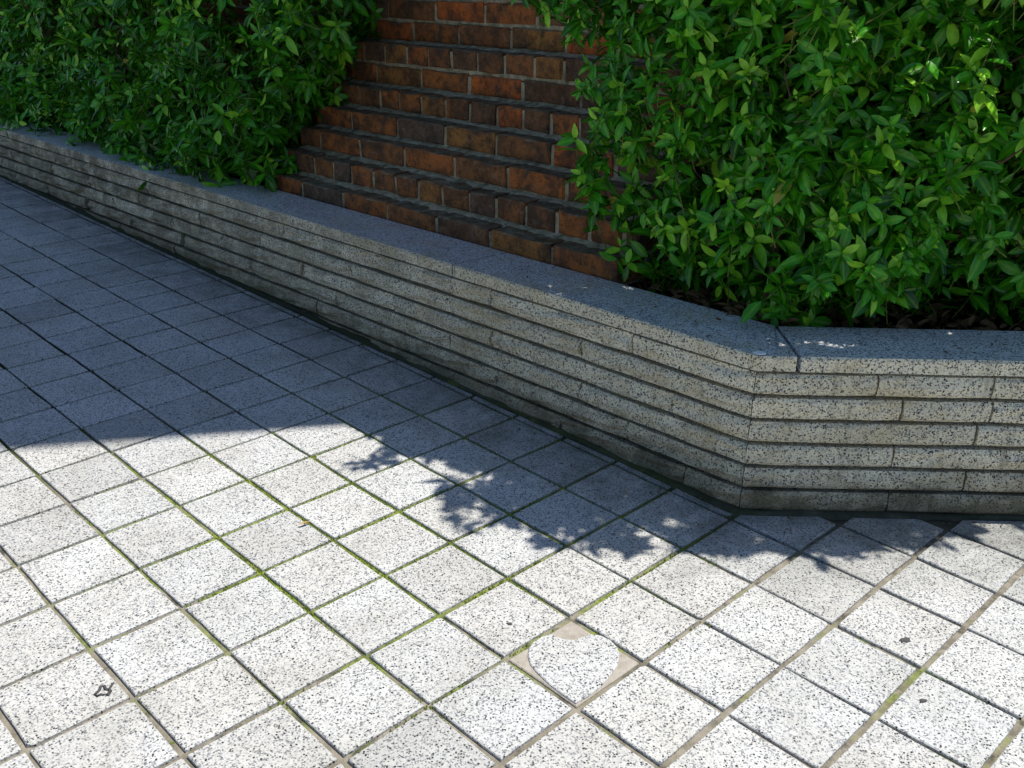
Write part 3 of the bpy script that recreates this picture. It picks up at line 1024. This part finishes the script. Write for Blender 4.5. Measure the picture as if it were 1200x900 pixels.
    fo = bpy.data.objects.new('foliage', me); COL.objects.link(fo); fo.parent = root; shift(fo, root); fo['kind'] = 'stuff'
    print(name, 'rosettes', n_, 'leaves', len(leaves))
    return root

# gaps cut in the crown to let the sun through to a few leaves and to spots on the coping
def on_coping(u, v):
    x, y, z = 0, CO.y, COPE_T * S
    for _ in range(4):
        x, y = unproj(u, v, z); z = COPE_T * S - SLOPE * (y - CO.y)
    return Vector((x, y, z))
def on_front(u, v, back):
    d = _r2 * ((u - 600) / FPX) + _u2 * ((450 - v) / FPX) + _f
    t = (CO.y + back * S) / d.y
    return Vector((d.x * t, d.y * t, CAM_H + d.z * t))
GAPS = [(on_coping(u, v), r_) for u, v, r_ in ((621, 309, .012), (627, 318, .008), (646, 334, .008), (606, 327, .007), (570, 318, .008), (636, 302, .008), (679, 328, .008), (711, 330, .009), (735, 338, .009),
        (657, 345, .007), (684, 337, .007), (972, 382, .009), (1027, 386, .008), (1112, 390, .008), (886, 421, .012))]
FRONT = [(on_front(u, v, b_), r_) for u, v, b_, r_ in ((1090, 62, .95, .036), (1075, 98, 1.0, .028), (1165, 45, .95, .036), (1155, 95, .95, .02), (1005, 35, .95, .018),
         (1165, 130, .95, .018))]
GAPS += FRONT
SPRIGS = [g_ for g_, r_ in FRONT]
for g_, r_ in FRONT:          # leaves added below each sunlit sprig to stop its sun shaft
    for q in range(2, 26):
        SPRIGS.append(g_ - SUN * (0.018 * q + 0.02) + Vector((rng.uniform(-r_, r_), rng.uniform(-.01, .02 + r_), 0)))
for _ in range(200):          # leaves added in the unseen crest to keep sun off the corner
    SPRIGS.append(WR(rng.uniform(1.2, 4.3), rng.uniform(0.95, 1.9), rng.uniform(6.8, 9.0)))
def in_gap(c, ln):
    for g_, r_ in GAPS:
        w_ = c - g_
        a_ = w_.dot(SUN)
        if a_ > 0.035 and (w_ - SUN * a_).length < r_ + ln * 0.28:
            return True
    return False

def tb(p):
    q = Vector((p.x, p.y)) - CO
    return q.dot(D) / S, q.dot(N) / S, q.x / S, q.y / S, (p.z + SLOPE * (p.y - CO.y)) / S
def lerp(pts, v):
    if v <= pts[0][0]: return pts[0][1]
    for (a, b), (c, d) in zip(pts[:-1], pts[1:]):
        if v <= c: return b + (d - b) * (v - a) / (c - a)
    return pts[-1][1]
NV = Vector((N.x, N.y, 0)); DV = Vector((D.x, D.y, 0))
def lump(p, s=1.0):
    return noise.noise(p * 5.0) * 0.5 * s + noise.noise(p * 11.0 + Vector((7, 3, 1))) * 0.42 * s + noise.noise(p * 22.0 + Vector((1, 9, 4))) * 0.3 * s

RTOP = 10.0
def depth_right(p):
    t, b, x, y, z = tb(p)
    zb = 2.08
    bulge = lerp([(2.0, 0.35), (2.6, 0.1), (3.2, -0.1), (6.0, -0.2), (10, 0.0)], z)
    cb_ = lerp([(6.2, 0.0), (9, 0.42)], z)
    crest = lerp([(6.2, 0.0), (8.8, 1.15), (10, 1.0)], z) * lerp([(-0.6, 0.0), (1.6, 1.0), (5.2, 1.0), (6.2, 0.0)], x)  # unseen overhang shaped for the shadow it throws on coping and paving
    lm = lump(p) * lerp([(6.2, 1.0), (7.5, 1.9)], z)
    tmax = lerp([(2.0, 3.1), (2.7, 3.75), (3.5, 4.2), (4.7, 4.1), (5.3, 4.35), (5.9, 5.1), (8, 5.2), (9.6, 4.6)], z) + lump(p + Vector((3, 1, 2)), 0.8)
    c = [((b - 1.25 - bulge + cb_) + lm, -NV), ((y - 1.25 - bulge + crest) + lm, Vector((0, -1, 0))), (tmax - t, DV),
         (RTOP - z + lm, Vector((0, 0, 1))), (y_back(t, b, x, y), Vector((0, 1, 0))), ((z - zb) * 1.4 + lm, Vector((0, 0, -0.5))), (12.5 - x, Vector((1, 0, 0)))]
    dm, out = min(c, key=lambda q: q[0])
    return dm * S, out
def y_back(t, b, x, y):
    return 4.6 - min(b, y) if b < y else 4.6 - y
LTOP = 9.8
def depth_left(p):
    t, b, x, y, z = tb(p)
    bf = lerp([(1.6, 1.15), (2.1, 0.55), (2.6, 0.35), (4.0, 0.75), (6.0, 1.2), (9, 1.6)], z)
    tmin = lerp([(1.8, 13.9), (2.5, 12.7), (3.5, 12.35), (4.6, 11.7), (5.8, 10.9), (7, 10.6)], z) + max(0.0, (b - 1.5)) * lerp([(2, 0.8), (5, 0.75)], z)
    lm = lump(p, 1.5)
    c = [((b - bf) + lm, -NV), (t - tmin + lump(p + Vector((3, 1, 2))), -DV), (LTOP - z + lm, Vector((0, 0, 1))), (4.3 - b, NV), ((z - 2.3) * 1.4 + lm, Vector((0, 0, -0.5))), (37 - t, DV)]
    dm, out = min(c, key=lambda q: q[0])
    return dm * S, out

rr = random.Random(5)
rootsR = []
for k in range(9):
    q = WR(0.2 + k * 1.25, 2.4 + rr.uniform(-.4, .6), 0); rootsR.append((q.x, q.y))
for k in range(2):
    q = W(1.2 + k * 1.2, 2.0, 0); rootsR.append((q.x, q.y))
rootsL = []
for k in range(14):
    q = W(14.4 + k * 1.5, 2.6 + rr.uniform(-.5, .5), 0); rootsL.append((q.x, q.y))
def bbox(ps, z0, z1):
    return ((min(p.x for p in ps), max(p.x for p in ps)), (min(p.y for p in ps), max(p.y for p in ps)), (z0, z1))
bR = bbox([W(6.3, 0.3, 0), W(0, -0.3, 0), WR(12.5, -0.3, 0), WR(12.5, 5, 0), W(6, 5, 0)], 0.28, RTOP * S + 0.06)
bL = bbox([W(10.4, -0.2, 0), W(10.4, 4.5, 0), W(37, -0.2, 0), W(37, 4.5, 0)], 0.10, LTOP * S)
SPRIGS = [p_ for k_, p_ in enumerate(SPRIGS) if k_ < len(FRONT) or (tb(p_)[4] > 2.7 and depth_right(p_)[0] > -0.09)]
hedge('azalea_hedge', 'glossy green azalea hedge on the right, sun speckled, over the wall corner', depth_right, bR, 5000, rootsR, M_LEAF_R, 21, 0.36, 0.050, 0.0, SPRIGS)
hedge('azalea_hedge', 'dark green azalea hedge on the left hanging over the coping in shade', depth_left, bL, 3500, rootsL, M_LEAF_R, 22, 0.34, 0.057, -0.08)

# ------------------------------------------------------------------ leaf litter on the soil
LV, LF = [], []
for k in range(2600):
    if k % 2:
        q = WR(rng.uniform(-0.6, 9), rng.uniform(1.22, 3.4), 0)
    else:
        q = W(rng.uniform(0, 30), rng.uniform(1.22, 3.0), 0)
    tvs, tfs, rib = TEMPL[k % len(TEMPL)]
    ln = rng.uniform(0.018, 0.045)
    Rm = np.array(Matrix.Rotation(rng.uniform(0, 6.28), 3, 'Z') @ Matrix.Rotation(rng.gauss(0, .35), 3, 'X') @ Matrix.Rotation(rng.gauss(0, .4), 3, 'Y'))
    o_ = np.array((q.x, q.y, (COPE_T - 0.20) * S - SLOPE * (q.y - CO.y) + rng.uniform(0, 0.02)))
    b0 = len(LV)
    LV += ((tvs * ln) @ Rm.T + o_).tolist(); LF += [tuple(b0 + x for x in f) for f in tfs]
tag(mesh_obj('leaf_litter', LV, LF, M_LITTER, None, True), 'dry brown leaf litter on the soil under the hedges', 'leaf litter', kind='stuff')

# ------------------------------------------------------------------ small things lying about
def blob(name, u, v, rx, ry, rot, mat, label, cat, h=0.0012, z=0.0004, seed=0, group=None):
    x, y = unproj(u, v, z)
    r = random.Random(seed)
    vs, fs = [], []
    m = 14
    for k in range(m):
        an = 2 * math.pi * k / m; q = r.uniform(0.75, 1.15)
        vs.append((math.cos(an) * rx * q, math.sin(an) * ry * q, 0))
    for k in range(m):
        vs.append((vs[k][0] * 0.75, vs[k][1] * 0.75, h))
    for k in range(m): fs.append((k, (k + 1) % m, m + (k + 1) % m, m + k))
    fs.append(tuple(range(m, 2 * m)))
    o = mesh_obj(name, vs, fs, mat); o.location = (x, y, z); o.rotation_euler = (0, 0, rot)
    return tag(o, label, cat, group)
blob('gum_spot', 1061, 750, 0.0105, 0.0065, 0.3, M_GUM, 'large flattened dark gum spot on a tile at the right', 'gum spot', seed=1)
blob('gum_spot', 1082, 821, 0.006, 0.004, 0.1, M_GUM, 'small dark gum spot on a tile near the right edge', 'gum spot', seed=2)
blob('gum_spot', 597, 731, 0.0055, 0.003, -0.2, M_GUM, 'small black gum fleck left of the broken tile', 'gum spot', seed=3)
# curled smear on a tile at the lower left
V, F = [], []
x, y = unproj(121, 811)
pts = []
for k in range(16):
    an = k * 0.46; q = 0.0105 + 0.003 * math.sin(k * 1.7)
    pts.append(Vector((x + math.cos(an) * q * 0.85, y + math.sin(an) * q * 1.3 + 0.0012 * k - 0.008, 0.0008)))
tube(V, F, pts, 0.0027, 0.0016, 5)
tag(mesh_obj('gum_smear', V, F, M_GUM, None, True), 'curled black gum smear on a tile at the lower left', 'gum smear')
# white patch painted as a sun fleck on the coping arris at the corner
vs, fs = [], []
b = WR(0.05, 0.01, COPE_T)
def fleck_geo(cx, cy, rx, ry, z0, seed):
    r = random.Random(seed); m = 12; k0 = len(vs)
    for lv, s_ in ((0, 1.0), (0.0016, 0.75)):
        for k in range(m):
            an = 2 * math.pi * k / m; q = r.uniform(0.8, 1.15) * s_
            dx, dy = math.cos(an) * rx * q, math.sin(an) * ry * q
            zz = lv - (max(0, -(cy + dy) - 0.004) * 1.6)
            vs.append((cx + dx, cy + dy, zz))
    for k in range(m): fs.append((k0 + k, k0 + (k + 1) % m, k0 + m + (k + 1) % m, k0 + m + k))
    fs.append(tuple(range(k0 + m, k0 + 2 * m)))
fleck_geo(0, 0.010, 0.013, 0.010, 0, 4)
o = mesh_obj('sun_fleck_patch', vs, fs, M_WHITE); o.location = b + Vector((0, 0.004, 0.0012))
tag(o, 'small white patch painted as a sun fleck on the coping edge', 'splash')
# crumbs of dead leaf gathered at the foot of the wall
LV, LF = [], []
for k in range(240):
    if k % 3: q = W(rng.uniform(0, 24), -0.1 - abs(rng.gauss(0, 0.35)), 0)
    else: q = WR(rng.uniform(0, 8), -0.1 - abs(rng.gauss(0, 0.3)), 0)
    tvs, tfs, rib = TEMPL[k % len(TEMPL)]
    ln = rng.uniform(0.004, 0.012)
    zc = 0.0025
    if k >= 170:  # crumbs added on the coping in place of sun dapples
        q = W(rng.uniform(-0.2, 16), rng.uniform(0.15, 1.15), COPE_T) if k % 4 else WR(rng.uniform(0.3, 5), rng.uniform(0.2, 1.15), COPE_T)
        zc = q.z + 0.002
    Rm = np.array(Matrix.Rotation(rng.uniform(0, 6.28), 3, 'Z') @ Matrix.Rotation(rng.gauss(0, .2), 3, 'X'))
    b0 = len(LV)
    LV += ((tvs * ln) @ Rm.T + np.array((q.x, q.y, zc))).tolist(); LF += [tuple(b0 + x for x in f) for f in tfs]
tag(mesh_obj('leaf_crumbs', LV, LF, M_LITTER, None, True), 'dry leaf crumbs along the foot of the wall and added on its coping in place of sun dapples', 'leaf litter', kind='stuff')
# fallen leaves
def fallen(u, v, z, ln, rot, label, zlift=0.003):
    x, y = unproj(u, v, z)
    tvs, tfs, rib = TEMPL[rng.randrange(len(TEMPL))]
    o = mesh_obj('fallen_leaf', (tvs * np.array([1, 1, 0.8])).tolist(), tfs, M_DRY, None, True)
    o.scale = (ln * 0.7, ln, ln); o.location = (x, y, z + zlift + ln * 0.1); o.rotation_euler = (0.05, 0.1, rot)
    tag(o, label, 'leaf', 'fallen leaves')
fallen(735, 580, 0, 0.016, 0.7, 'small dry fallen leaf on shaded paving before the wall corner')
fallen(146, 316, 0, 0.020, 1.9, 'left one of two dry leaf scraps on the shaded far paving')
fallen(158, 319, 0, 0.020, 0.4, 'right one of two dry leaf scraps on the shaded far paving')
fallen(433, 414, 0, 0.018, 2.4, 'dry leaf scrap on the shaded tile by the long wall')
fallen(364, 614, 0, 0.024, 2.2, 'thin dry leaf on a joint in the sunlit paving')
